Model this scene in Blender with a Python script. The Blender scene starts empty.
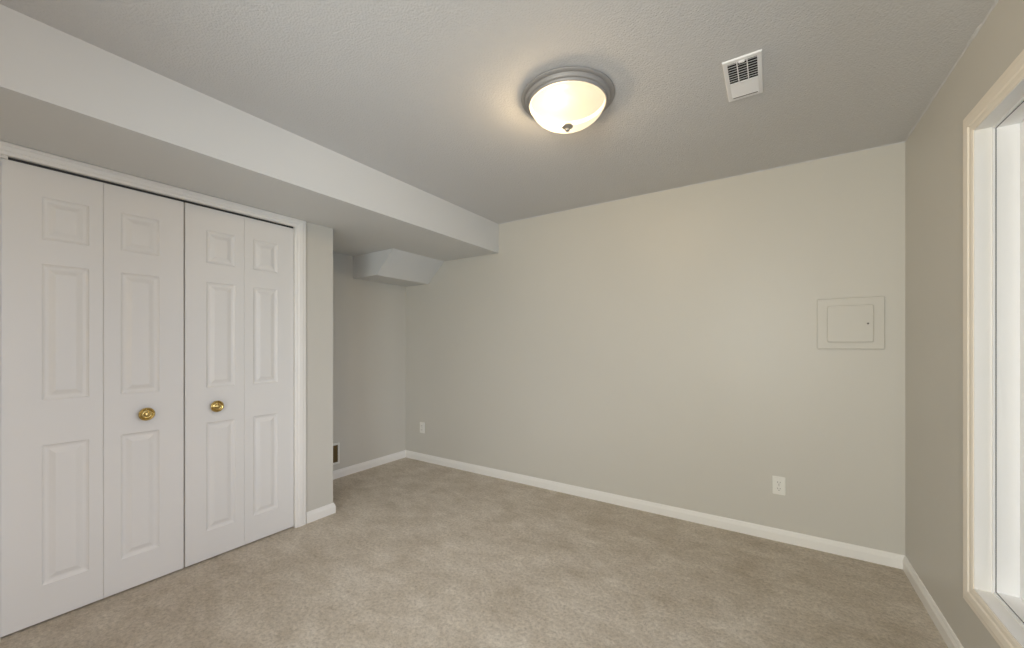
import bpy, bmesh, math, random
from mathutils import Vector, Matrix
random.seed(4)
sc = bpy.context.scene
col = sc.collection
PI = math.pi

# ------------------------------------------------------------------ camera
F_PX, YAW = 397.0, math.radians(33.2)
cam_d = bpy.data.cameras.new('camera')
cam_d.sensor_fit = 'HORIZONTAL'; cam_d.sensor_width = 36.0
cam_d.lens = 36.0 * F_PX / 1024.0
cam_d.shift_y = 20.5 / 1024.0
cam_d.clip_start = 0.02
cam = bpy.data.objects.new('camera', cam_d)
cam.location = (0, 0, 1.25)
cam.rotation_euler = (PI / 2, 0, YAW)
col.objects.link(cam)
sc.camera = cam

# ------------------------------------------------------------------ room numbers (metres)
XR = 0.622      # right wall
YB = 3.048      # back wall
XL = -3.408     # alcove wall
XC = -2.725     # closet wall face
YC = 1.738      # end of the closet wall
YF = -1.30      # wall behind the camera
ZC = 2.381      # ceiling
ZS = 2.108      # underside of the bulkhead
XS = -2.145     # face of the bulkhead
WY0, WY1, WZ0, WZ1 = -0.75, 2.124, 0.362, 2.028   # window opening

# ------------------------------------------------------------------ world, daylight, exposure
w = bpy.data.worlds.new('world'); sc.world = w; w.use_nodes = True
bg = w.node_tree.nodes['Background']
SKY = (2.48, 2.70, 3.45); GROUND = (0.50, 0.85, 1.40)      # overcast sky above the horizon, pale ground below it
LAMP = 118.0; FILL_LAMP = 62.0                           # bulbs of the ceiling light and of the added fill lamp
FILL_LAMP_COL = (1.0, 0.82, 0.58)
wt = w.node_tree
tc = wt.nodes.new('ShaderNodeTexCoord'); sx = wt.nodes.new('ShaderNodeSeparateXYZ')
wt.links.new(tc.outputs['Generated'], sx.inputs[0])
wr = wt.nodes.new('ShaderNodeMapRange'); wr.inputs['From Min'].default_value = -0.05; wr.inputs['From Max'].default_value = 0.05
wt.links.new(sx.outputs['Z'], wr.inputs[0])
wm = wt.nodes.new('ShaderNodeMix'); wm.data_type = 'RGBA'; wm.clamp_result = False
wm.inputs['A'].default_value = GROUND + (1,); wm.inputs['B'].default_value = SKY + (1,)
wt.links.new(wr.outputs[0], wm.inputs['Factor']); wt.links.new(wm.outputs['Result'], bg.inputs[0])
bg.inputs[1].default_value = 1.0
pd = bpy.data.lights.new('window_daylight', 'AREA')
pd.shape = 'RECTANGLE'; pd.size = WZ1 - WZ0; pd.size_y = WY1 - WY0
pd.cycles.is_portal = True
po = bpy.data.objects.new('window_daylight', pd)
po.location = (XR + 0.20, (WY0 + WY1) / 2, (WZ0 + WZ1) / 2)
po.rotation_euler = (0, PI / 2, 0)
col.objects.link(po)
# unseen second window added behind the viewpoint, its area light fills the room
RX0, RX1, RZ0, RZ1 = -0.90, 0.35, 0.75, 2.05
pd2 = bpy.data.lights.new('rear_fill_light', 'AREA')
pd2.shape = 'RECTANGLE'; pd2.size = RX1 - RX0; pd2.size_y = RZ1 - RZ0
pd2.energy = 72.0; pd2.color = (0.96, 1.0, 1.0)
po2 = bpy.data.objects.new('rear_fill_light', pd2)
po2.location = ((RX0 + RX1) / 2, YF - 0.16, (RZ0 + RZ1) / 2)
po2.rotation_euler = (PI / 2, 0, 0)
col.objects.link(po2)
sc.view_settings.view_transform = 'Standard'
sc.view_settings.look = 'None'
sc.view_settings.gamma = 1.0
sc.view_settings.use_curve_mapping = False
sc.view_settings.exposure = 0.05
sc.cycles.max_bounces = 14
sc.cycles.diffuse_bounces = 10
sc.cycles.transparent_max_bounces = 12
sc.cycles.sample_clamp_indirect = 6.0
sc.cycles.caustics_reflective = False
sc.cycles.caustics_refractive = False

# ------------------------------------------------------------------ materials
def S(r, g, b):
    f = lambda c: (c / 12.92 if c <= 0.04045 else ((c + 0.055) / 1.055) ** 2.4)
    return (f(r / 255), f(g / 255), f(b / 255), 1)

def mat(name, color, rough=0.6, metal=0.0, spec=0.5):
    m = bpy.data.materials.new(name); m.use_nodes = True
    p = m.node_tree.nodes['Principled BSDF']
    p.inputs['Base Color'].default_value = color
    p.inputs['Roughness'].default_value = rough
    p.inputs['Metallic'].default_value = metal
    p.inputs['Specular IOR Level'].default_value = spec
    return m, m.node_tree, p

def noise(nt, scale, detail=3, rough=0.5, vec=None, dist=0.0):
    n = nt.nodes.new('ShaderNodeTexNoise')
    n.inputs['Scale'].default_value = scale
    n.inputs['Detail'].default_value = detail
    n.inputs['Roughness'].default_value = rough
    n.inputs['Distortion'].default_value = dist
    if vec is not None: nt.links.new(vec, n.inputs['Vector'])
    return n

def objcoord(nt):
    t = nt.nodes.new('ShaderNodeTexCoord')
    return t.outputs['Object']

def ramp(nt, fac, stops):
    r = nt.nodes.new('ShaderNodeValToRGB')
    e = r.color_ramp.elements
    e[0].position, e[0].color = stops[0]
    e[1].position, e[1].color = stops[-1]
    for p, c in stops[1:-1]:
        k = e.new(p); k.color = c
    nt.links.new(fac, r.inputs[0])
    return r

def bump(nt, p, height, strength, dist):
    b = nt.nodes.new('ShaderNodeBump')
    b.inputs['Strength'].default_value = strength
    b.inputs['Distance'].default_value = dist
    nt.links.new(height, b.inputs['Height'])
    nt.links.new(b.outputs[0], p.inputs['Normal'])
    return b

def paint(name, color, var=0.02, rough=0.6, bs=0.25, bscale=160, spec=0.4):
    m, nt, p = mat(name, color, rough, 0, spec)
    oc = objcoord(nt)
    n = noise(nt, 1.3, 3, 0.5, oc)
    lo = tuple(c * (1 - var) for c in color[:3]) + (1,)
    hi = tuple(min(1, c * (1 + var)) for c in color[:3]) + (1,)
    r = ramp(nt, n.outputs[0], [(0.3, lo), (0.7, hi)])
    nt.links.new(r.outputs[0], p.inputs['Base Color'])
    b = noise(nt, bscale, 3, 0.6, oc)
    bump(nt, p, b.outputs[0], bs, 0.0008)
    return m

M = {}
M['wall'] = paint('greige_wall_paint', S(203, 200, 192), 0.012, 0.42, 0.3, 140)
M['bulkhead'] = paint('bulkhead_paint', S(212, 213, 213), 0.012, 0.6, 0.3, 140)
M['trim'] = paint('white_semigloss_trim', S(236, 234, 230), 0.01, 0.35, 0.08, 60, 0.5)
M['door'] = paint('white_moulded_door', S(226, 225, 223), 0.01, 0.42, 0.10, 90, 0.5)
M['casing_cream'] = paint('cream_casing_paint', S(238, 230, 217), 0.012, 0.4, 0.08, 60)
M['vinyl'] = paint('white_window_vinyl', S(240, 240, 240), 0.005, 0.35, 0.03, 40)
M['plate'] = paint('outlet_plastic', S(230, 229, 223), 0.005, 0.35, 0.02, 40)
M['vent'] = paint('white_enamel', S(236, 236, 238), 0.005, 0.35, 0.02, 40)
M['dark'] = mat('dark_void', (0.012, 0.011, 0.010, 1), 0.9)[0]
M['slot'] = mat('outlet_slot', (0.12, 0.11, 0.10, 1), 0.7)[0]
M['grille'] = paint('bronze_grille', S(118, 100, 66), 0.03, 0.45, 0.05, 40)
M['groove_shade'] = mat('grey_groove_shade', (0.16, 0.16, 0.17, 1), 0.7)[0]  # grey put in for the shade of the groove in the window frame
M['track'] = mat('darkened_track_steel', (0.05, 0.05, 0.05, 1), 0.5, 0.5)[0]  # colour darkened so the gap above the doors looks shaded
M['closet_in'] = paint('closet_interior', S(190, 184, 172), 0.01, 0.7)

def ceiling_mat():
    m, nt, p = mat('stippled_ceiling', S(205, 205, 206), 0.85, 0, 0.2)
    oc = objcoord(nt)
    v = nt.nodes.new('ShaderNodeTexVoronoi'); v.inputs['Scale'].default_value = 120
    nt.links.new(oc, v.inputs['Vector'])
    n = noise(nt, 150, 4, 0.7, oc, 0.4)
    mx = nt.nodes.new('ShaderNodeMath'); mx.operation = 'SUBTRACT'
    nt.links.new(n.outputs[0], mx.inputs[0]); nt.links.new(v.outputs['Distance'], mx.inputs[1])
    bump(nt, p, mx.outputs[0], 0.42, 0.004)
    return m
M['ceiling'] = ceiling_mat()

def carpet_mat():
    m, nt, p = mat('cut_pile_carpet', S(190, 178, 160), 0.95, 0, 0.1)
    oc = objcoord(nt)
    big = noise(nt, 3.4, 9, 0.74, oc, 0.5)             # brushed and vacuumed nap
    mp = nt.nodes.new('ShaderNodeMapping'); mp.inputs['Rotation'].default_value = (0, 0, 0.9)
    mp.inputs['Scale'].default_value = (1.0, 2.0, 1.0)
    nt.links.new(oc, mp.inputs[0])
    st = noise(nt, 4.5, 8, 0.72, mp.outputs[0], 0.4)
    ad = nt.nodes.new('ShaderNodeMath'); ad.operation = 'ADD'
    nt.links.new(big.outputs[0], ad.inputs[0]); nt.links.new(st.outputs[0], ad.inputs[1])
    hf = nt.nodes.new('ShaderNodeMath'); hf.operation = 'MULTIPLY'; hf.inputs[1].default_value = 0.5
    nt.links.new(ad.outputs[0], hf.inputs[0])
    r1 = ramp(nt, hf.outputs[0], [(0.36, S(186, 173, 153)), (0.5, S(206, 195, 179)), (0.64, S(224, 215, 201))])
    fine = noise(nt, 60, 6, 0.82, oc)
    r2 = ramp(nt, fine.outputs[0], [(0.32, (0.62, 0.60, 0.57, 1)), (0.5, (0.97, 0.97, 0.97, 1)), (0.68, (1.22, 1.22, 1.22, 1))])
    mu = nt.nodes.new('ShaderNodeMix'); mu.data_type = 'RGBA'; mu.blend_type = 'MULTIPLY'
    mu.inputs['Factor'].default_value = 1.0
    nt.links.new(r1.outputs[0], mu.inputs['A']); nt.links.new(r2.outputs[0], mu.inputs['B'])
    nt.links.new(mu.outputs['Result'], p.inputs['Base Color'])
    p.inputs['Sheen Weight'].default_value = 0.15
    bump(nt, p, fine.outputs[0], 0.9, 0.012)
    return m
M['carpet'] = carpet_mat()

def brass_mat():
    m, nt, p = mat('polished_brass', (0.80, 0.56, 0.20, 1), 0.24, 1.0)
    n = noise(nt, 60, 2, 0.5, objcoord(nt))
    r = ramp(nt, n.outputs[0], [(0.3, (0.58, 0.42, 0.15, 1)), (0.7, (0.74, 0.57, 0.26, 1))])
    nt.links.new(r.outputs[0], p.inputs['Base Color'])
    return m
M['brass'] = brass_mat()
M['nickel'] = mat('brushed_nickel', (0.50, 0.48, 0.45, 1), 0.34, 0.85)[0]
M['backplate'] = mat('darkened_backplate', (0.02, 0.018, 0.015, 1), 0.8)[0]  # colour darkened to keep the bulb-lit plate from blowing out the dome
M['fixture'] = mat('satin_fixture_metal', (0.36, 0.345, 0.335, 1), 0.58, 0.35)[0]

def dome_mat(name, SHARE, em_s, tl):
    m = bpy.data.materials.new(name); m.use_nodes = True
    nt = m.node_tree; nt.nodes.clear()
    out = nt.nodes.new('ShaderNodeOutputMaterial')
    tr = nt.nodes.new('ShaderNodeBsdfTranslucent'); tr.inputs[0].default_value = (tl, tl * 0.92, tl * 0.76, 1)
    df = nt.nodes.new('ShaderNodeBsdfDiffuse'); df.inputs[0].default_value = (0.30, 0.29, 0.26, 1)
    gl = nt.nodes.new('ShaderNodeBsdfGlossy'); gl.inputs['Roughness'].default_value = 0.25
    em = nt.nodes.new('ShaderNodeEmission'); em.inputs[0].default_value = (1.0, 0.87, 0.64, 1)
    em.inputs[1].default_value = em_s
    m1 = nt.nodes.new('ShaderNodeMixShader'); m1.inputs[0].default_value = 0.12
    m2 = nt.nodes.new('ShaderNodeMixShader'); m2.inputs[0].default_value = 0.05
    ad = nt.nodes.new('ShaderNodeAddShader')
    nt.links.new(tr.outputs[0], m1.inputs[1]); nt.links.new(df.outputs[0], m1.inputs[2])
    nt.links.new(m1.outputs[0], m2.inputs[1]); nt.links.new(gl.outputs[0], m2.inputs[2])
    nt.links.new(m2.outputs[0], ad.inputs[0]); nt.links.new(em.outputs[0], ad.inputs[1])
    tp = nt.nodes.new('ShaderNodeBsdfTransparent'); tp.inputs[0].default_value = (1.0, 0.97, 0.92, 1)
    m3 = nt.nodes.new('ShaderNodeMixShader'); m3.inputs[0].default_value = SHARE     # the frosting lets part of the light straight through
    nt.links.new(ad.outputs[0], m3.inputs[1]); nt.links.new(tp.outputs[0], m3.inputs[2])
    nt.links.new(m3.outputs[0], out.inputs[0])
    return m
M['dome'] = dome_mat('frosted_glass_dome', 0.075, 0.70, 0.007)
M['globe'] = dome_mat('fill_opal_globe', 0.5, 0.6, 0.04)

def pane_mat():
    m = bpy.data.materials.new('window_glass'); m.use_nodes = True
    nt = m.node_tree; nt.nodes.clear()
    out = nt.nodes.new('ShaderNodeOutputMaterial')
    tr = nt.nodes.new('ShaderNodeBsdfTransparent'); tr.inputs[0].default_value = (0.96, 0.98, 0.97, 1)
    gl = nt.nodes.new('ShaderNodeBsdfGlossy'); gl.inputs['Roughness'].default_value = 0.02
    fr = nt.nodes.new('ShaderNodeFresnel'); fr.inputs[0].default_value = 1.45
    mx = nt.nodes.new('ShaderNodeMixShader')
    nt.links.new(fr.outputs[0], mx.inputs[0]); nt.links.new(tr.outputs[0], mx.inputs[1]); nt.links.new(gl.outputs[0], mx.inputs[2])
    nt.links.new(mx.outputs[0], out.inputs[0])
    return m
M['pane'] = pane_mat()

# ------------------------------------------------------------------ mesh helpers
def box(bm, x0, x1, y0, y1, z0, z1):
    v = [bm.verts.new(p) for p in ((x0,y0,z0),(x1,y0,z0),(x1,y1,z0),(x0,y1,z0),(x0,y0,z1),(x1,y0,z1),(x1,y1,z1),(x0,y1,z1))]
    for f in ((0,3,2,1),(4,5,6,7),(0,1,5,4),(1,2,6,5),(2,3,7,6),(3,0,4,7)):
        bm.faces.new([v[i] for i in f])

def bevel(bm, w=0.003, seg=2):
    bmesh.ops.remove_doubles(bm, verts=bm.verts, dist=1e-6)
    bmesh.ops.bevel(bm, geom=list(bm.edges), offset=w, segments=seg, affect='EDGES', clamp_overlap=True)

def rbox(x0, x1, y0, y1, z0, z1, w=0.003, seg=2):
    bm = bmesh.new(); box(bm, x0, x1, y0, y1, z0, z1); bevel(bm, w, seg); return bm

def join(*bms):
    r = bmesh.new()
    for b in bms:
        me = bpy.data.meshes.new('tmp'); b.to_mesh(me); b.free(); r.from_mesh(me); bpy.data.meshes.remove(me)
    return r

def obj(name, bm, m, parent=None, smooth=False, angle=None):
    bmesh.ops.recalc_face_normals(bm, faces=bm.faces)
    me = bpy.data.meshes.new(name); bm.to_mesh(me); bm.free()
    me.materials.append(m)
    if smooth:
        me.polygons.foreach_set('use_smooth', [True] * len(me.polygons))
        if angle is not None:
            me.set_sharp_from_angle(angle=math.radians(angle))
    o = bpy.data.objects.new(name, me); col.objects.link(o)
    if parent is not None: o.parent = parent
    return o

def empty(name, loc, rot=(0, 0, 0)):
    o = bpy.data.objects.new(name, None); o.empty_display_size = 0.1
    o.location = loc; o.rotation_euler = rot; col.objects.link(o); return o

def tag(o, label=None, cat=None, group=None, kind=None):
    if label: o['label'] = label
    if cat: o['category'] = cat
    if group: o['group'] = group
    if kind: o['kind'] = kind
    return o

def struct(name, bm, m, label, cat):
    return tag(obj(name, bm, m), label, cat, None, 'structure')

def sweep(bm, path, prof, normal_fn):
    """path: corner points; prof: closed list of (a, b); normal_fn(i) gives the two axes (already mitred) at point i"""
    rings = []
    for i, p in enumerate(path):
        A, B = normal_fn(i)
        rings.append([bm.verts.new(Vector(p) + A * a + B * b) for a, b in prof])
    n = len(prof)
    for r0, r1 in zip(rings, rings[1:]):
        for k in range(n):
            bm.faces.new((r0[k], r0[(k + 1) % n], r1[(k + 1) % n], r1[k]))
    bm.faces.new(rings[0]); bm.faces.new(list(reversed(rings[-1])))

def lathe(bm, prof, n=48, axis='Z', cap=True):
    """prof: list of (r, h) ; revolve about +Z"""
    rings = []
    for r, h in prof:
        if r < 1e-6: rings.append([bm.verts.new((0, 0, h))])
        else: rings.append([bm.verts.new((r * math.cos(2*PI*k/n), r * math.sin(2*PI*k/n), h)) for k in range(n)])
    for a, b in zip(rings, rings[1:]):
        for k in range(n):
            k2 = (k + 1) % n
            if len(a) == 1 and len(b) == 1: continue
            if len(a) == 1: bm.faces.new((a[0], b[k], b[k2]))
            elif len(b) == 1: bm.faces.new((a[k], b[0], a[k2]))
            else: bm.faces.new((a[k], b[k], b[k2], a[k2]))

# ------------------------------------------------------------------ shell
T = 0.12
bm = bmesh.new(); box(bm, XL - T, XR + T, YF - T, YB + T, -0.10, 0.0)
struct('floor', bm, M['carpet'], 'beige cut pile carpet covering the whole floor', 'floor')
bm = bmesh.new(); box(bm, XL - T, XR + T, YF - T, YB + T, ZC, ZC + 0.10)
struct('ceiling', bm, M['ceiling'], 'off-white stippled ceiling above the light fixture', 'ceiling')
bm = bmesh.new(); box(bm, XL - T, XR + T, YB, YB + T, 0, ZC)
struct('wall_back', bm, M['wall'], 'wide greige back wall with access panel and outlets', 'wall')
bm = bmesh.new(); box(bm, XL - T, XL, YF - T, YB, 0, ZC)
struct('wall_alcove', bm, M['wall'], 'short greige wall deep in the alcove past the closet', 'wall')
# right wall with the window hole
RT = 0.14
bm = bmesh.new()
box(bm, XR, XR + RT, WY1, YB, 0, ZC); box(bm, XR, XR + RT, YF - T, WY0, 0, ZC)
box(bm, XR, XR + RT, WY0, WY1, 0, WZ0); box(bm, XR, XR + RT, WY0, WY1, WZ1, ZC)
struct('wall_right', bm, M['wall'], 'greige right wall around the large window', 'wall')
bm = bmesh.new(); box(bm, XL, RX0, YF - T, YF, 0, ZC); box(bm, RX1, XR, YF - T, YF, 0, ZC)
box(bm, RX0, RX1, YF - T, YF, 0, RZ0); box(bm, RX0, RX1, YF - T, YF, RZ1, ZC)
struct('wall_front', bm, M['wall'], 'greige wall behind the viewpoint', 'wall')
# closet wall with door opening
OY0, OY1, OZ = 0.216, 1.457, 2.056
DZ0, DZ1 = 0.008, 2.0415      # bottom and top of the door leaves
CT = 0.10
bm = bmesh.new()
box(bm, XC - CT, XC, OY1, YC, 0, ZS); box(bm, XC - CT, XC, YF, OY0, 0, ZS)
box(bm, XC - CT, XC, OY0, OY1, OZ, ZS)
box(bm, XL, XC - CT, YC - 0.10, YC, 0, ZS)      # return wall closing the closet towards the alcove
struct('wall_left', bm, M['wall'], 'narrow greige closet wall beside the bifold doors', 'wall')
# bulkhead and sloped duct box under it
bm = bmesh.new(); box(bm, XL, XS, YF, YB, ZS, ZC)
struct('ceiling_bulkhead', bm, M['bulkhead'], 'long boxed bulkhead dropping below the ceiling over the closet', 'bulkhead')
bm = bmesh.new()
prof = [(XL, ZS), (-2.830, ZS), (-3.060, 1.893), (XL, 1.893)]
y0 = 2.385
a = [bm.verts.new((x, y0, z)) for x, z in prof]; b = [bm.verts.new((x, YB, z)) for x, z in prof]
for k in range(4): bm.faces.new((a[k], a[(k+1) % 4], b[(k+1) % 4], b[k]))
bm.faces.new(a); bm.faces.new(list(reversed(b)))
struct('ceiling_duct_box', bm, M['bulkhead'], 'small duct box with sloped side under the bulkhead in the alcove corner', 'bulkhead')

# ragged bead of ceiling texture where the right and back walls meet the ceiling
rb = random.Random(9)
bm = bmesh.new()
def bead(p0, p1, inward, n):
    p0, p1, inward = Vector(p0), Vector(p1), Vector(inward)
    prev = None
    for k in range(n + 1):
        p = p0.lerp(p1, k / n); a = 0.003 + 0.007 * rb.random() ** 2; h = 0.003 + 0.006 * rb.random() ** 2
        r4 = [bm.verts.new(p), bm.verts.new(p + inward * a), bm.verts.new(p + inward * a * 0.6 - Vector((0, 0, h * 0.6))), bm.verts.new(p - Vector((0, 0, h)))]
        if prev:
            for q in range(4): bm.faces.new((prev[q], prev[(q + 1) % 4], r4[(q + 1) % 4], r4[q]))
        else: bm.faces.new(r4)
        prev = r4
    bm.faces.new(prev)
bead((XR, YF, ZC), (XR, YB, ZC), (-1, 0, 0), 160)
bead((XR, YB, ZC), (XS, YB, ZC), (0, -1, 0), 110)
struct('trim_2', bm, M['ceiling'], 'ragged bead of ceiling texture along the top of the walls', 'trim')

# ------------------------------------------------------------------ baseboards
BP = [(0, 0), (0.0135, 0), (0.0135, 0.049), (0.0115, 0.053), (0.0115, 0.057), (0.0085, 0.062), (0.0075, 0.069), (0.0045, 0.075), (0, 0.076)]
Z = Vector((0, 0, 1))
def base(name, pts, norms, label, m=None):
    bm = bmesh.new()
    sweep(bm, pts, BP, lambda i: (Vector(norms[i]), Z))
    struct(name, bm, m or M['trim'], label, 'baseboard')
base('baseboard_back', [(XL, YB, 0), (XR, YB, 0)], [(1, -1, 0), (-1, -1, 0)], 'long white baseboard along the back wall')
base('baseboard_right', [(XR, YB, 0), (XR, YF, 0)], [(-1, -1, 0), (-1, 1, 0)], 'white baseboard below the window on the right wall')
base('baseboard_alcove', [(XL, YC, 0), (XL, YB, 0)], [(1, 1, 0), (1, -1, 0)], 'short white baseboard in the alcove below the low grille')
base('baseboard_left', [(XC, OY1 + 0.076, 0), (XC, YC, 0), (XL, YC, 0)], [(1, 0, 0), (1, 1, 0), (1, 1, 0)], 'very short white baseboard wrapping the closet wall corner')
base('baseboard_front', [(XC, YF, 0), (XR, YF, 0)], [(1, 1, 0), (-1, 1, 0)], 'white baseboard along the wall behind the viewpoint')

# ------------------------------------------------------------------ closet door casing (mitred profile) and jamb liner
CP = [(0, 0), (0, 0.010), (0.008, 0.013), (0.020, 0.0135), (0.024, 0.0175), (0.046, 0.0195), (0.052, 0.0165), (0.064, 0.0165), (0.070, 0.013), (0.070, 0)]
def casing(name, m, label, axis_out, corners, outs, closed, parent=None, W=1.0, cat='trim'):
    bm = bmesh.new()
    pr = [(a * W, b) for a, b in CP]
    n = len(pr); rings = []
    for c, o in zip(corners, outs):
        rings.append([bm.verts.new(Vector(c) + Vector(o) * a + axis_out * b) for a, b in pr])
    seq = list(zip(rings, rings[1:] + ([rings[0]] if closed else [])))
    for r0, r1 in seq:
        for k in range(n): bm.faces.new((r0[k], r0[(k+1) % n], r1[(k+1) % n], r1[k]))
    if not closed:
        bm.faces.new(rings[0]); bm.faces.new(list(reversed(rings[-1])))
    o = obj(name, bm, m, parent)
    return o
e = 0.003
trim = casing('trim_1', M['trim'], '', Vector((1, 0, 0)),
              [(XC, OY0 + e, 0), (XC, OY0 + e, OZ - e), (XC, OY1 - e, OZ - e), (XC, OY1 - e, 0)],
              [(0, -1, 0), (0, -1, 0.735), (0, 1, 0.735), (0, 1, 0)], False, W=1.05)
tag(trim, 'white moulded casing framing the closet door opening', 'door casing', None, 'structure')
bm = bmesh.new()
box(bm, XC - CT, XC, OY0, OY0 + 0.002, 0, OZ); box(bm, XC - CT, XC, OY1 - 0.002, OY1, 0, OZ); box(bm, XC - 0.045, XC - 0.004, OY0 + 0.002, OY0 + 0.024, DZ1 + 0.001, OZ - 0.002); box(bm, XC - CT, XC, OY0 + 0.002, OY1 - 0.002, OZ - 0.002, OZ)
obj('jamb_liner', bm, M['trim'], trim)
bm = bmesh.new()
tx0, tx1 = XC - 0.036, XC - 0.016
box(bm, tx0, tx0 + 0.002, OY0 + 0.004, OY1 - 0.004, OZ - 0.014, OZ - 0.002); box(bm, tx1 - 0.002, tx1, OY0 + 0.004, OY1 - 0.004, OZ - 0.014, OZ - 0.002)
box(bm, tx0 + 0.002, tx1 - 0.002, OY0 + 0.004, OY1 - 0.004, OZ - 0.004, OZ - 0.002)
for y in (0.80, 0.87, 0.835):
    box(bm, tx0 + 0.004, tx1 + 0.004, y - 0.008, y + 0.008, OZ - 0.012, OZ - 0.006)
obj('door_track', bm, M['track'], trim)

# ------------------------------------------------------------------ bifold doors
XD = XC - 0.008     # door face
DT = 0.032
def leaf(y0, y1, py0, py1):
    """a moulded leaf with three raised panels"""
    bm = bmesh.new()
    rows = [(0.170, 0.797), (1.000, 1.612), (1.722, 1.912)]
    X = 0.0
    def q(*p): bm.faces.new([bm.verts.new(v) for v in p])
    def F(a0, a1, b0, b1): q((X, a0, b0), (X, a1, b0), (X, a1, b1), (X, a0, b1))
    ed = 0.002
    Y0, Y1, Z0, Z1 = y0 + ed, y1 - ed, DZ0 + ed, DZ1 - ed
    F(Y0, py0, Z0, Z1); F(py1, Y1, Z0, Z1)
    zs = [Z0] + [v for r in rows for v in r] + [Z1]
    for k in range(0, len(zs), 2): F(py0, py1, zs[k], zs[k + 1])
    for b0, b1 in rows:
        steps = [(0, 0), (0.003, -0.0035), (0.010, -0.0075), (0.017, -0.0085), (0.022, -0.0080), (0.040, -0.0012), (0.043, -0.0005)]
        prev = None
        for ins, d in steps:
            r = [(X + d, py0 + ins, b0 + ins), (X + d, py1 - ins, b0 + ins), (X + d, py1 - ins, b1 - ins), (X + d, py0 + ins, b1 - ins)]
            if prev:
                for k in range(4): q(prev[k], prev[(k+1) % 4], r[(k+1) % 4], r[k])
            prev = r
        q(*prev)
    # rounded edge, sides and back
    o1 = [(X, Y0, Z0), (X, Y1, Z0), (X, Y1, Z1), (X, Y0, Z1)]
    o2 = [(X - ed, y0, DZ0), (X - ed, y1, DZ0), (X - ed, y1, DZ1), (X - ed, y0, DZ1)]
    o3 = [(X - DT, y0, DZ0), (X - DT, y1, DZ0), (X - DT, y1, DZ1), (X - DT, y0, DZ1)]
    for A, B in ((o1, o2), (o2, o3)):
        for k in range(4): q(A[k], A[(k+1) % 4], B[(k+1) % 4], B[k])
    q(*o3)
    bmesh.ops.remove_doubles(bm, verts=bm.verts, dist=1e-5)
    return bm

def knob_bm():
    bm = bmesh.new()
    lathe(bm, [(0, 0), (0.024, 0), (0.026, 0.002), (0.0245, 0.004), (0.016, 0.005), (0.011, 0.006), (0.0095, 0.010), (0.012, 0.013),
               (0.024, 0.0155), (0.0315, 0.0185), (0.0335, 0.022), (0.0325, 0.0255), (0.0290, 0.0272), (0.0265, 0.0258), (0.0240, 0.0238), (0.0215, 0.0255),
               (0.0190, 0.0285), (0.0160, 0.0288), (0.0140, 0.0275), (0.0115, 0.0305), (0.0070, 0.0330), (0.0030, 0.0340), (0, 0.0342)], 40)
    return bm

def bifold(name, leaves, knob_leaf, label):
    root = empty(name, (XD, leaves[0][0], 0))
    tag(root, label, 'closet door', None, 'structure')
    y_ref = leaves[0][0]
    for k, (a, b, p0, p1) in enumerate(leaves):
        lf = obj('door_leaf', leaf(a - y_ref, b - y_ref, p0 - y_ref, p1 - y_ref), M['door'], root)
        if k == knob_leaf:
            kn = obj('knob', knob_bm(), M['brass'], lf, smooth=True, angle=50)
            kn.location = (0.0, (a + b) / 2 - y_ref - 0.003, 0.889)
            kn.rotation_euler = (0, PI / 2, 0)
            kn['label'] = 'round polished brass knob'
    # three small hinges between the two leaves, on the back
    ym = leaves[0][1] - y_ref
    for z in (0.25, 1.02, 1.78):
        bm = rbox(-DT - 0.003, -DT, ym - 0.022, ym + 0.025, z - 0.035, z + 0.035, 0.001, 1)
        obj('hinge', bm, M['track'], root)
    return root
bifold('door_1', [(0.2195, 0.5298, 0.334, 0.482), (0.5306, 0.8470, 0.592, 0.742)], 1, 'left white bifold closet door, the pair of panelled leaves nearest the viewer')
bifold('door_2', [(0.8530, 1.1498, 0.952, 1.100), (1.1506, 1.4530, 1.200, 1.348)], 0, 'right white bifold closet door, the pair of panelled leaves next to the alcove')

# ------------------------------------------------------------------ window
win = empty('window_1', (XR, (WY0 + WY1) / 2, WZ0))
tag(win, 'tall white window with deep jamb and cream casing in the right wall', 'window', None, 'structure')
def wobj(name, bm, m, parent=win, **k):
    bmesh.ops.translate(bm, verts=bm.verts, vec=-Vector(win.location))
    return obj(name, bm, m, parent, **k)
def rect_tube(x0, x1, ya, yb, za, zb, t):
    """rectangular frame, bars of width t inward from the given outer rectangle"""
    bm = bmesh.new()
    box(bm, x0, x1, ya, ya + t, za, zb); box(bm, x0, x1, yb - t, yb, za, zb)
    box(bm, x0, x1, ya + t, yb - t, za, za + t); box(bm, x0, x1, ya + t, yb - t, zb - t, zb)
    return bm
C = Vector(win.location)
cs = casing('casing', M['casing_cream'], '', Vector((-1, 0, 0)),
            [Vector((XR, WY0, WZ0)) - C, Vector((XR, WY1, WZ0)) - C, Vector((XR, WY1, WZ1)) - C, Vector((XR, WY0, WZ1)) - C],
            [(0, -1, -1), (0, 1, -1), (0, 1, 1), (0, -1, 1)], True, win, W=1.08)
cs['label'] = 'cream painted moulded casing'
wobj('jamb_extension', rect_tube(XR - 0.008, XR + 0.034, WY0, WY1, WZ0, WZ1, 0.004), M['trim'])
fr = wobj('frame', rect_tube(XR + 0.034, XR + 0.125, WY0, WY1, WZ0, WZ1, 0.012), M['vinyl'])
wobj('groove_shade', rect_tube(XR + 0.0400, XR + 0.0425, WY0 + 0.0118, WY1 - 0.0118, WZ0 + 0.0118, WZ1 - 0.0118, 0.0014), M['groove_shade'], fr)  # thin grey strip drawn in place of the shaded groove
ym = (WY0 + WY1) / 2
i0, i1, zz0, zz1 = WY0 + 0.014, WY1 - 0.014, WZ0 + 0.014, WZ1 - 0.014
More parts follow.
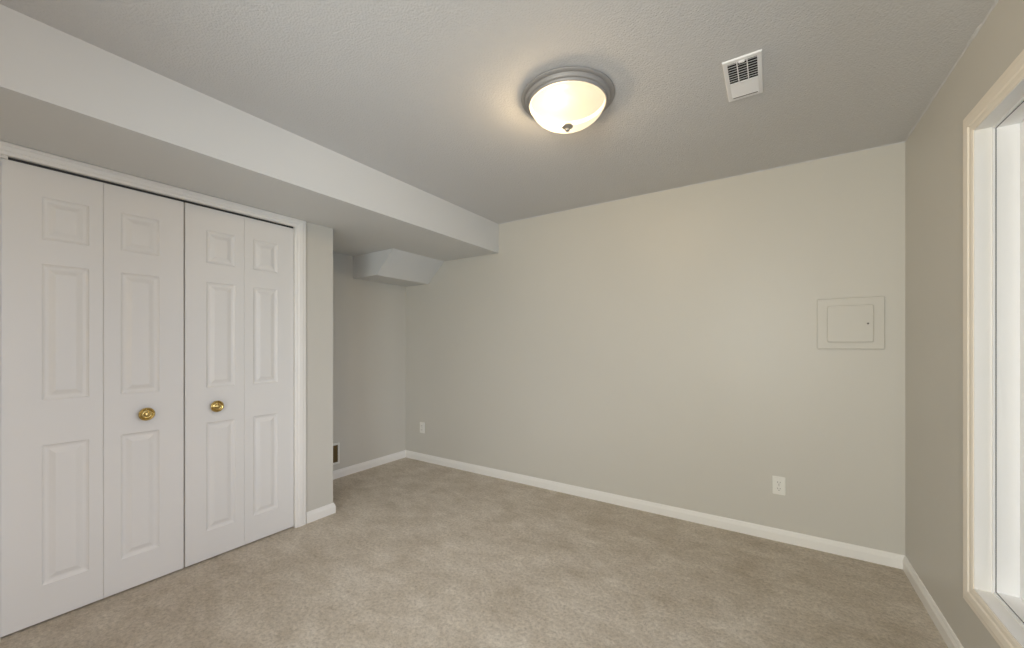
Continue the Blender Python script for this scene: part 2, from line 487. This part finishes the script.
for a, b, dx in ((ym - 0.025, i1, 0.096), (i0, ym + 0.025, 0.1155)):
    s = wobj('sash', rect_tube(XR + dx, XR + dx + 0.018, a, b, zz0, zz1, 0.045), M['vinyl'])
    bm = bmesh.new(); box(bm, XR + dx + 0.008, XR + dx + 0.012, a + 0.045, b - 0.045, zz0 + 0.045, zz1 - 0.045)
    wobj('pane', bm, M['pane'], s)

fill_win = empty('fill_window_2', ((RX0 + RX1) / 2, YF, RZ0))  # window added to carry the rear fill light, never in view
tag(fill_win, 'wide white window added as fill in the wall behind the viewpoint', 'window', None, 'structure')
C2 = Vector(fill_win.location)
casing('casing', M['trim'], '', Vector((0, 1, 0)),
       [Vector((RX0, YF, RZ0)) - C2, Vector((RX1, YF, RZ0)) - C2, Vector((RX1, YF, RZ1)) - C2, Vector((RX0, YF, RZ1)) - C2],
       [(-1, 0, -1), (1, 0, -1), (1, 0, 1), (-1, 0, 1)], True, fill_win)
xm = (RX0 + RX1) / 2
for a, b, dy in ((RX0, xm + 0.02, -0.07), (xm - 0.02, RX1, -0.09)):
    bm = bmesh.new()
    box(bm, a, a + .045, YF + dy - .018, YF + dy, RZ0, RZ1); box(bm, b - .045, b, YF + dy - .018, YF + dy, RZ0, RZ1)
    box(bm, a + .045, b - .045, YF + dy - .018, YF + dy, RZ0, RZ0 + .045); box(bm, a + .045, b - .045, YF + dy - .018, YF + dy, RZ1 - .045, RZ1)
    bmesh.ops.translate(bm, verts=bm.verts, vec=-C2)
    s = obj('sash', bm, M['vinyl'], fill_win)
    bm = bmesh.new(); box(bm, a + .045, b - .045, YF + dy - .011, YF + dy - .007, RZ0 + .045, RZ1 - .045)
    bmesh.ops.translate(bm, verts=bm.verts, vec=-C2)
    obj('pane', bm, M['pane'], s)

# ------------------------------------------------------------------ flush mount ceiling light
def ceiling_light(LX, LY, energy, label):
    lamp = empty('ceiling_light', (LX, LY, ZC))
    tag(lamp, label, 'ceiling light')
    bm = bmesh.new()
    lathe(bm, [(0, 0), (0.207, 0), (0.211, -0.002), (0.2115, -0.006), (0.208, -0.010), (0.200, -0.012), (0.194, -0.012), (0.1925, -0.016),
               (0.192, -0.021), (0.190, -0.025), (0.185, -0.0275), (0.181, -0.027), (0.180, -0.031), (0.178, -0.0355), (0.174, -0.0375), (0.169, -0.036), (0.168, -0.010), (0, -0.006)], 80)
    obj('rim', bm, M['fixture'], lamp, smooth=True, angle=40)
    bm = bmesh.new(); lathe(bm, [(0, -0.0125), (0.166, -0.0145), (0.166, -0.0165), (0, -0.0145)], 48)
    obj('backplate', bm, M['backplate'], lamp, smooth=True, angle=40)
    bm = bmesh.new()
    R0, D0 = 0.1705, 0.094
    pr = [(R0 * math.cos(t) ** 0.93 * (1 - 0.05 * math.sin(2 * t)), -0.035 - D0 * math.sin(t)) for t in [PI / 2 * k / 20 for k in range(20)]] + [(0.0, -0.035 - D0)]
    lathe(bm, pr, 72)
    dome = obj('glass_dome', bm, M['dome'], lamp, smooth=True)
    dome['label'] = 'glowing warm white frosted glass dome'
    bm = bmesh.new()
    lathe(bm, [(0, 0.004), (0.014, 0.003), (0.0195, 0.0), (0.0200, -0.004), (0.0150, -0.008), (0.0100, -0.0105), (0.0075, -0.013), (0.0085, -0.016), (0.0070, -0.020), (0.003, -0.0225), (0, -0.023)], 32)
    fin = obj('finial', bm, M['nickel'], lamp, smooth=True, angle=50)
    fin.scale = (1.3, 1.3, 1.15); fin.location = (0, 0, -0.035 - D0)
    bl = bpy.data.lights.new('bulb_light', 'POINT')
    bl.energy = energy; bl.color = (1.0, 0.76, 0.47); bl.shadow_soft_size = 0.05
    bo = bpy.data.objects.new('bulb_light', bl); bo.parent = lamp; bo.location = (-0.055, -0.010, -0.075)
    col.objects.link(bo)
ceiling_light(-0.784, 1.662, LAMP, 'lit flush mount ceiling light with frosted glass dome and nickel rim')

# globe lamp added out of view behind the viewpoint to brighten the room
fl = empty('added_fill_lamp', (-0.10, -0.50, 0))
tag(fl, 'added fill lamp, a lit globe on a brass pole behind the viewpoint', 'fill lamp')
bm = bmesh.new(); lathe(bm, [(0, 0), (0.14, 0), (0.14, 0.012), (0.05, 0.022), (0.014, 0.03), (0.0135, 0.04), (0, 0.04)], 40); obj('base', bm, M['brass'], fl, smooth=True, angle=40)
bm = bmesh.new(); lathe(bm, [(0, 0.035), (0.010, 0.035), (0.010, 1.44), (0.035, 1.45), (0.042, 1.475), (0, 1.475)], 24); obj('pole', bm, M['brass'], fl, smooth=True, angle=40)
bm = bmesh.new(); lathe(bm, [(0.13 * math.sin(t), 1.60 - 0.13 * math.cos(t)) for t in [0.28 + (PI - 0.28) * k / 24 for k in range(24)]] + [(0, 1.73)], 40); obj('globe', bm, M['globe'], fl, smooth=True)
gl_ = bpy.data.lights.new('fill_globe_light', 'POINT'); gl_.energy = FILL_LAMP; gl_.color = FILL_LAMP_COL; gl_.shadow_soft_size = 0.06
go = bpy.data.objects.new('fill_globe_light', gl_); go.parent = fl; go.location = (0, 0, 1.60); col.objects.link(go)

# ------------------------------------------------------------------ ceiling register
vx0, vx1, vy0, vy1 = -0.168, -0.031, 1.795, 2.098
reg = empty('air_register', ((vx0 + vx1) / 2, (vy0 + vy1) / 2, ZC), (0, 0, math.radians(0.0)))
tag(reg, 'white metal air register on the ceiling beside the light', 'air vent')
hw, hl = (vx1 - vx0) / 2, (vy1 - vy0) / 2
def frame_ring(a, b, ia, ib, z0, z1, zi):
    """bevelled flat frame hanging below z0; outer half sizes a, b, inner opening ia=(x0,x1) ib=(y0,y1)"""
    bm = bmesh.new()
    rings = [[(-a, -b, z0), (a, -b, z0), (a, b, z0), (-a, b, z0)],
             [(-a + .0015, -b + .0015, z1 * .85), (a - .0015, -b + .0015, z1 * .85), (a - .0015, b - .0015, z1 * .85), (-a + .0015, b - .0015, z1 * .85)],
             [(-a + .004, -b + .004, z1), (a - .004, -b + .004, z1), (a - .004, b - .004, z1), (-a + .004, b - .004, z1)],
             [(ia[0], ib[0], z1), (ia[1], ib[0], z1), (ia[1], ib[1], z1), (ia[0], ib[1], z1)],
             [(ia[0], ib[0], zi), (ia[1], ib[0], zi), (ia[1], ib[1], zi), (ia[0], ib[1], zi)]]
    vr = [[bm.verts.new(p) for p in r] for r in rings]
    for r0, r1 in zip(vr, vr[1:]):
        for k in range(4): bm.faces.new((r0[k], r0[(k+1) % 4], r1[(k+1) % 4], r1[k]))
    return bm
ox0, ox1, oy0, oy1 = -hw + 0.017, hw - 0.017, -hl + 0.020, hl - 0.020
obj('frame', frame_ring(hw, hl, (ox0, ox1), (oy0, oy1), 0.0, -0.0065, -0.0005), M['vent'], reg)
bm = bmesh.new(); box(bm, ox0, ox1, oy0, oy1, -0.0012, -0.0004)
obj('damper', bm, M['dark'], reg)
ymid = oy0 + (oy1 - oy0) * 0.56
def slat(y, tilt, wd=0.011, th=0.0010):
    bm = bmesh.new(); box(bm, ox0, ox1, -wd / 2, wd / 2, -th / 2, th / 2)
    bmesh.ops.rotate(bm, verts=bm.verts, cent=(0, 0, 0), matrix=Matrix.Rotation(tilt, 3, 'X'))
    bmesh.ops.translate(bm, verts=bm.verts, vec=(0, y, -0.0042))
    return bm
n1 = 9
for k in range(n1):
    y = oy0 + 0.008 + (ymid - oy0 - 0.012) * k / (n1 - 1)
    obj('slat', slat(y, math.radians(38), 0.0085), M['vent'], reg)
n2 = 8
for k in range(n2):
    y = ymid + 0.010 + (oy1 - ymid - 0.026) * k / (n2 - 1)
    obj('slat', slat(y, math.radians(-28), 0.0145), M['vent'], reg)
for x in (-0.0175, 0.0175):
    bm = bmesh.new(); box(bm, x - 0.002, x + 0.002, oy0, ymid, -0.0078, -0.0060); obj('divider', bm, M['vent'], reg)
bm = bmesh.new(); box(bm, ox0, ox1, ymid - 0.003, ymid + 0.003, -0.0080, -0.002); obj('divider', bm, M['vent'], reg)
bm = bmesh.new(); box(bm, ox0 + 0.004, ox1 - 0.004, oy1 - 0.0035, oy1 - 0.0010, -0.0072, -0.0050); obj('edge_slot', bm, M['slot'], reg)
obj('damper_lever', rbox(-0.012, 0.010, oy0 - 0.006, oy0 + 0.006, -0.0125, -0.006, 0.002), M['vent'], reg)

# ------------------------------------------------------------------ access panel in the back wall
px0, px1, pz0, pz1 = 0.230, 0.535, 1.223, 1.524
ap = empty('access_panel', ((px0 + px1) / 2, YB, (pz0 + pz1) / 2), (PI / 2, 0, 0))
tag(ap, 'wall-coloured square access panel with a small hinged door on the back wall', 'access panel')
def rrect(x0, x1, y0, y1, r, n=5):
    pts = []
    for cx, cy, a0 in ((x1 - r, y1 - r, 0), (x0 + r, y1 - r, PI / 2), (x0 + r, y0 + r, PI), (x1 - r, y0 + r, 1.5 * PI)):
        for k in range(n + 1):
            t = a0 + PI / 2 * k / n; pts.append((cx + r * math.cos(t), cy + r * math.sin(t)))
    return pts
def slab(x0, x1, y0, y1, r, z0, z1, ed=0.0015):
    bm = bmesh.new()
    A = [bm.verts.new((x, y, z0)) for x, y in rrect(x0, x1, y0, y1, r)]
    B = [bm.verts.new((x, y, z1 - ed)) for x, y in rrect(x0, x1, y0, y1, r)]
    D = [bm.verts.new((x, y, z1)) for x, y in rrect(x0 + ed, x1 - ed, y0 + ed, y1 - ed, max(r - ed, 0.0005))]
    n = len(A)
    for P, Q in ((A, B), (B, D)):
        for k in range(n): bm.faces.new((P[k], P[(k+1) % n], Q[(k+1) % n], Q[k]))
    bm.faces.new(D); bm.faces.new(list(reversed(A)))
    return bm
hwx, hwy = (px1 - px0) / 2, (pz1 - pz0) / 2
obj('panel_frame', slab(-hwx, hwx, -hwy, hwy, 0.006, 0, 0.014, 0.003), M['wall'], ap)
dr = obj('panel_door', slab(-0.105, 0.104, -0.110, 0.106, 0.012, 0.014, 0.027, 0.003), M['wall'], ap)
bm = bmesh.new(); lathe(bm, [(0, 0.0), (0.005, 0), (0.005, 0.002), (0.0035, 0.003), (0, 0.003)], 16)
lt = obj('latch', bm, M['slot'], dr, smooth=True, angle=40); lt.location = (0.079, -0.003, 0.027)

# ------------------------------------------------------------------ wall outlets
def outlet(x, z, label, group=None):
    o = empty('wall_outlet', (x, YB, z), (PI / 2, 0, 0))
    tag(o, label, 'outlet', group)
    pl = obj('cover_plate', slab(-0.035, 0.035, -0.0575, 0.0575, 0.004, 0, 0.0055, 0.0022), M['plate'], o)
    for s in (-1, 1):
        bm = bmesh.new(); cy = s * 0.0195
        A = rrect(-0.0165, 0.0165, cy - 0.0140, cy + 0.0140, 0.009)
        a = [bm.verts.new((p, q, 0.0055)) for p, q in A]; b = [bm.verts.new((p, q, 0.0075)) for p, q in A]
        for k in range(len(a)): bm.faces.new((a[k], a[(k+1) % len(a)], b[(k+1) % len(a)], b[k]))
        bm.faces.new(b)
        rc = obj('receptacle', bm, M['plate'], o)
        bm = bmesh.new()
        for dx, h in ((-0.0065, 0.0045), (0.0065, 0.0036)):
            box(bm, dx - 0.0012, dx + 0.0012, cy + 0.002 - h, cy + 0.002 + h, 0.0075, 0.0079)
        box(bm, -0.0022, 0.0022, cy - 0.0110, cy - 0.0065, 0.0075, 0.0079)
        obj('slots', bm, M['slot'], rc)
    bm = bmesh.new(); lathe(bm, [(0, 0.0055), (0.0032, 0.0055), (0.0030, 0.0068), (0, 0.0072)], 14)
    obj('screw', bm, M['nickel'], o)
    return o
outlet(0.038, 0.352, 'white duplex wall outlet below and left of the access panel')
def jack(x, z, label):
    o = empty('wall_jack', (x, YB, z), (PI / 2, 0, 0))
    tag(o, label, 'wall plate')
    obj('cover_plate', slab(-0.035, 0.035, -0.0575, 0.0575, 0.004, 0, 0.0055, 0.0022), M['plate'], o)
    bm = bmesh.new(); box(bm, -0.0045, 0.0015, -0.042, 0.042, 0.0055, 0.0062); obj('slot', bm, M['slot'], o)
    obj('insert', slab(-0.0165, 0.0165, -0.033, 0.033, 0.002, 0.0055, 0.0085, 0.001), M['plate'], o)
outlet(-3.148, 0.356, 'small white wall outlet near the alcove corner of the back wall')

# ------------------------------------------------------------------ low return grille in the alcove
gy0, gy1, gz0, gz1 = 1.90, 2.238, 0.132, 0.330
gr = empty('return_grille', (XL, (gy0 + gy1) / 2, (gz0 + gz1) / 2), (PI / 2, 0, PI / 2))
tag(gr, 'low brown slatted grille in a pale frame at the alcove wall edge', 'air vent')
hx, hy = (gy1 - gy0) / 2, (gz1 - gz0) / 2
obj('frame', frame_ring(hx, hy, (-hx + 0.019, hx - 0.019), (-hy + 0.019, hy - 0.019), 0.0, 0.009, 0.0005), M['plate'], gr)
bm = bmesh.new(); box(bm, -hx + 0.019, hx - 0.019, -hy + 0.019, hy - 0.019, 0.0004, 0.0012); obj('backing', bm, M['grille'], gr)
for k in range(12):
    y = -hy + 0.025 + (2 * hy - 0.050) * k / 11
    bm = bmesh.new(); box(bm, -hx + 0.019, hx - 0.019, -0.0055, 0.0055, -0.0007, 0.0007)
    bmesh.ops.rotate(bm, verts=bm.verts, cent=(0, 0, 0), matrix=Matrix.Rotation(math.radians(30), 3, 'X'))
    bmesh.ops.translate(bm, verts=bm.verts, vec=(0, y, 0.0048))
    obj('slat', bm, M['grille'], gr)
